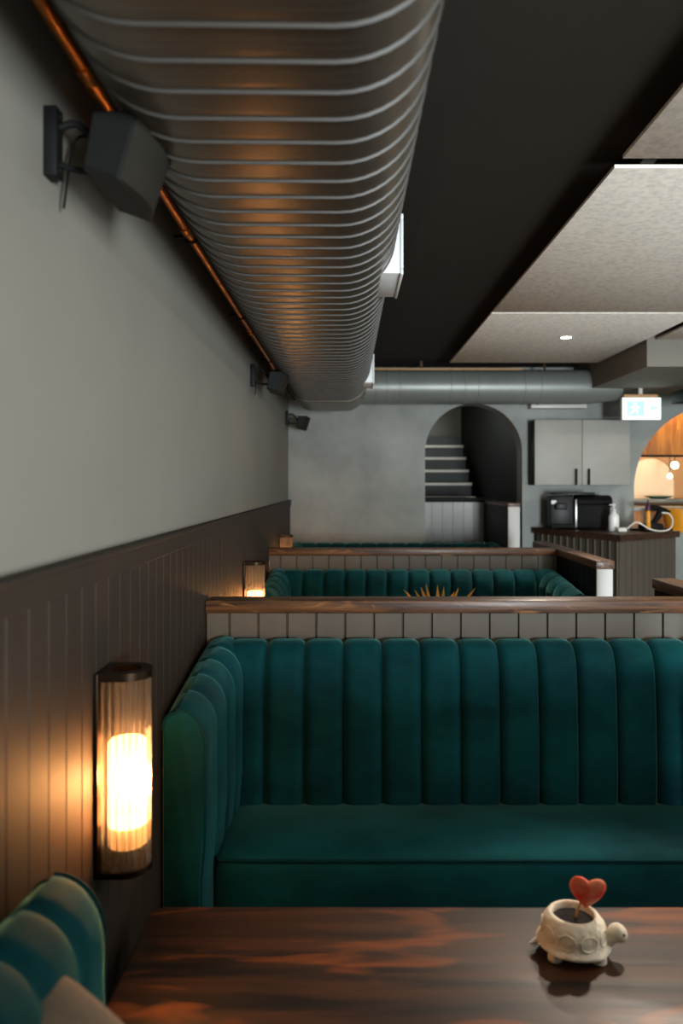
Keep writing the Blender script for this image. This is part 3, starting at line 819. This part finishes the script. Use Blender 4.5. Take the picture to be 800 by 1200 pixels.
# arched cream niche on the bar wall, seen under the fascia
def arch_slab(cx, r, zs, zb, y0, y1, n=32):
    o = [(cx+r, zb)] + [(cx+r*math.cos(PI*i/n), zs+r*math.sin(PI*i/n)) for i in range(n+1)] + [(cx-r, zb)]
    return loft(bmesh.new(), [[(x, y0, z) for x, z in o], [(x, y1, z) for x, z in o]])
am = thing('arched_mirror', 'brightly lit cream arched panel on the bar wall behind the right arch', 'mirror', (3.33, 7.994, 0))
link('panel', arch_slab(0, .27, H+.02, H-.16, -.02, 0), M['cream'], am)
bm = bmesh.new(); tube(bm, [(.27, -.02, H-.16)] + [(.27*math.cos(PI*i/32), -.02, H+.02+.27*math.sin(PI*i/32)) for i in range(33)] + [(-.27, -.02, H-.16)], .014, 8)
link('frame', bm, M['tan'], am)
sh = thing('bar_shelf', 'grey shelf crossing the right arch below the cream arched panel', 'shelf', (0, 7.6, 0))
link('board', newbox(2.6, 4.3, 0, .39, H-.20, H-.16, .003), M['ductgrey'], sh)
for x in (2.7, 4.2): link('bracket', newbox(x-.015, x+.015, .10, .39, H-.26, H-.2005), M['ductgrey'], sh)
gb = bmesh.new(); lathe(gb, [(.05, 0), (.08, .004), (.15, .03), (.145, .032), (.07, .010), (.004, .008)], (3.33, 7.76, H-.16), 32)
tag(link('serving_dish', gb, M['greeng']), 'shallow green dish on the grey shelf in front of the cream panel', 'dish')
for (x, y, z, l) in ((3.36, 7.45, H+.19, 'upper glowing globe bulb hanging inside the right arch'), (3.34, 7.52, H+.08, 'lower small glowing globe bulb hanging inside the right arch')):
    g = thing('globe_pendant', l, 'lamp', (x, y, z), group='globe bulbs in the bar')
    bm = bmesh.new(); bmesh.ops.create_uvsphere(bm, u_segments=20, v_segments=12, radius=.036 if z > H+.1 else .024); link('globe', bm, M['globe'], g)
    bm = bmesh.new(); tube(bm, [(0, 0, .037), (0, 0, ZC-z-.001)], .004, 6); link('cord', bm, M['rubber'], g)
bc = thing('back_counter', 'orange fronted counter seen low through the right arch', 'counter', (0, 6.95, 0))
link('body', newbox(2.5, 4.3, 0, .45, 0, H-.26, .004), M['orange'], bc)
link('worktop', newbox(2.48, 4.32, -.02, .47, H-.2595, H-.225, .003), M['ductgrey'], bc)
# round amber crate-like bowls behind the device
bw = bmesh.new(); lathe(bw, [(.10, 0), (.13, .005), (.16, .16), (.165, .20), (.155, .20), (.12, .012), (.004, .010)], (2.92, 6.33, H-.4195), 36)
tag(link('mixing_bowl', bw, M['amber']), 'amber yellow bowl on the sill of the right arch behind the gun-shaped device', 'bowl')

# ------------------------------------------------------------------ exit sign
ES = thing('exit_sign', 'glowing white and green exit sign hanging under the bulkhead', 'sign', (2.172, 5.74, H+.505))
link('housing', newbox(0, .31, .004, .05, 0, .18, .006), M['signp'], ES)
link('light_panel', newbox(.004, .306, -.004, .0035, .004, .176, .003), M['signw'], ES)
def flat(bm, pts, y0=-.0052, y1=-.0042): return loft(bm, [[(x, y0, z) for x, z in pts], [(x, y1, z) for x, z in pts]])
bm = bmesh.new(); flat(bm, [(.035, .03), (.175, .03), (.175, .15), (.035, .15)]); link('green_field', bm, M['signg'], ES, smooth=False)
bm = bmesh.new()
def cart(pts): flat(bm, pts, -.0064, -.0054)
cart([(.103+.011*math.cos(2*PI*i/14), .128+.011*math.sin(2*PI*i/14)) for i in range(14)])
cart([(.088, .113), (.108, .115), (.112, .085), (.094, .080)])
cart([(.094, .083), (.106, .085), (.086, .062), (.062, .044), (.056, .052), (.080, .070)])
cart([(.100, .083), (.112, .085), (.128, .062), (.124, .040), (.114, .040), (.116, .060)])
cart([(.088, .113), (.094, .104), (.074, .094), (.064, .100), (.068, .105), (.075, .101)])
cart([(.106, .113), (.112, .106), (.126, .100), (.132, .106), (.137, .100), (.127, .091)])
link('running_figure', bm, M['signw'], ES, smooth=False)
bm = bmesh.new(); flat(bm, [(.215, .095), (.245, .125), (.245, .104), (.285, .104), (.285, .086), (.245, .086), (.245, .065)]); link('arrow', bm, M['signg'], ES, smooth=False)
link('mount_bar', newbox(.02, .29, .01, .045, .1805, .205, .003), M['tan'], ES)
link('drop_rod', newbox(.14, .17, .02, .035, .2055, .2545), M['signp'], ES)

# ------------------------------------------------------------------ ceiling downlights
def downlight(x, y, z, label, power, cone=125, aim=None):
    d = thing('downlight', label, 'ceiling light', (x, y, z), group='round ceiling downlights')
    bm = bmesh.new(); lathe(bm, [(.034, -.001), (.034, -.004), (.046, -.004), (.048, -.001)], seg=32); link('trim_ring', bm, M['white'], d)
    bm = bmesh.new(); lathe(bm, [(.004, -.0022), (.033, -.002), (.033, -.001)], seg=32); link('lens', bm, M['spot'], d)
    l = bpy.data.lights.new('downlight_beam', 'SPOT'); l.energy = power; l.color = (1, .86, .70); l.spot_size = math.radians(cone); l.spot_blend = .6 if cone < 150 else .15; l.shadow_soft_size = .035
    o = bpy.data.objects.new('downlight_beam', l); COL.objects.link(o); o.location = (x, y, z-.02)
    if aim: o.rotation_euler = (Vector(aim)-o.location).to_track_quat('-Z', 'Y').to_euler()
downlight(1.385, 4.60, H+.93, 'lit round ceiling downlight in the felt panel nearest the back wall', 90, 64, (.50, 3.50, .7))
downlight(1.41, 2.86, H+.93, 'round ceiling downlight in the middle felt panel, just outside the right edge', 190, 44, (.66, 1.27, .61))
downlight(1.41, 1.15, H+.93, 'round ceiling downlight in the front felt panel, outside the upper right corner', 30)
downlight(2.56, 2.86, H+.93, 'round ceiling downlight in the second row of felt panels, outside the right edge', 26)
downlight(3.75, 1.40, ZC, 'unseen round wide-beam light on the dark ceiling far right of the view, nearest the front', 58, 178)  # unseen; cone widened so its light reaches the left wall
downlight(3.75, 3.60, ZC, 'unseen round wide-beam light on the dark ceiling far right of the view, farther back', 58, 178)  # out of view as well, with the same widened beam

# ------------------------------------------------------------------ lights
def area(name, loc, rot, sx, sy, e, col):
    l = bpy.data.lights.new(name, 'AREA'); l.shape = 'RECTANGLE'; l.size = sx; l.size_y = sy; l.energy = e; l.color = col
    o = bpy.data.objects.new(name, l); COL.objects.link(o); o.location = loc; o.rotation_euler = rot; return o
area('front_window_daylight', (2.0, YF+.02, 1.13), (PI/2, 0, 0), .8, 1.2, 450, (.86, .95, 1))
area('right_window_daylight', (XR-.02, .4, 1.40), (PI/2, 0, PI/2), 3.9, 1.0, 42, (.86, .95, 1))
def point(name, loc, e, col, r=.05):
    l = bpy.data.lights.new(name, 'POINT'); l.energy = e; l.color = col; l.shadow_soft_size = r
    o = bpy.data.objects.new(name, l); COL.objects.link(o); o.location = loc; return o
point('bar_lamp', (3.3, 7.3, H+.55), 26, (1, .78, .5), .08)
point('bar_pantry_lamp', (3.0, 6.55, H+.75), 6, (1, .72, .4), .08)
point('stair_lamp', (.35, 8.5, H+.85), 14, (.9, 1, .95), .1)
w = bpy.data.worlds.new('sky'); S.world = w; w.use_nodes = True
w.node_tree.nodes['Background'].inputs['Color'].default_value = (.75, .88, 1, 1)
w.node_tree.nodes['Background'].inputs['Strength'].default_value = .5

# ------------------------------------------------------------------ camera
c = bpy.data.cameras.new('camera'); co = bpy.data.objects.new('camera', c); COL.objects.link(co)
co.location = (0, 0, H); co.rotation_euler = (PI/2, 0, 0)
c.sensor_fit = 'AUTO'; c.sensor_width = 36; c.lens = 850/1200*36
c.shift_x = -7/1200; c.shift_y = -33/1200
c.clip_start = .02
c.dof.use_dof = True; c.dof.focus_distance = 2.45; c.dof.aperture_fstop = 2.4
S.camera = co
S.view_settings.view_transform = 'Standard'; S.view_settings.look = 'None'
S.view_settings.gamma = 1; S.view_settings.use_curve_mapping = False
S.view_settings.exposure = 0
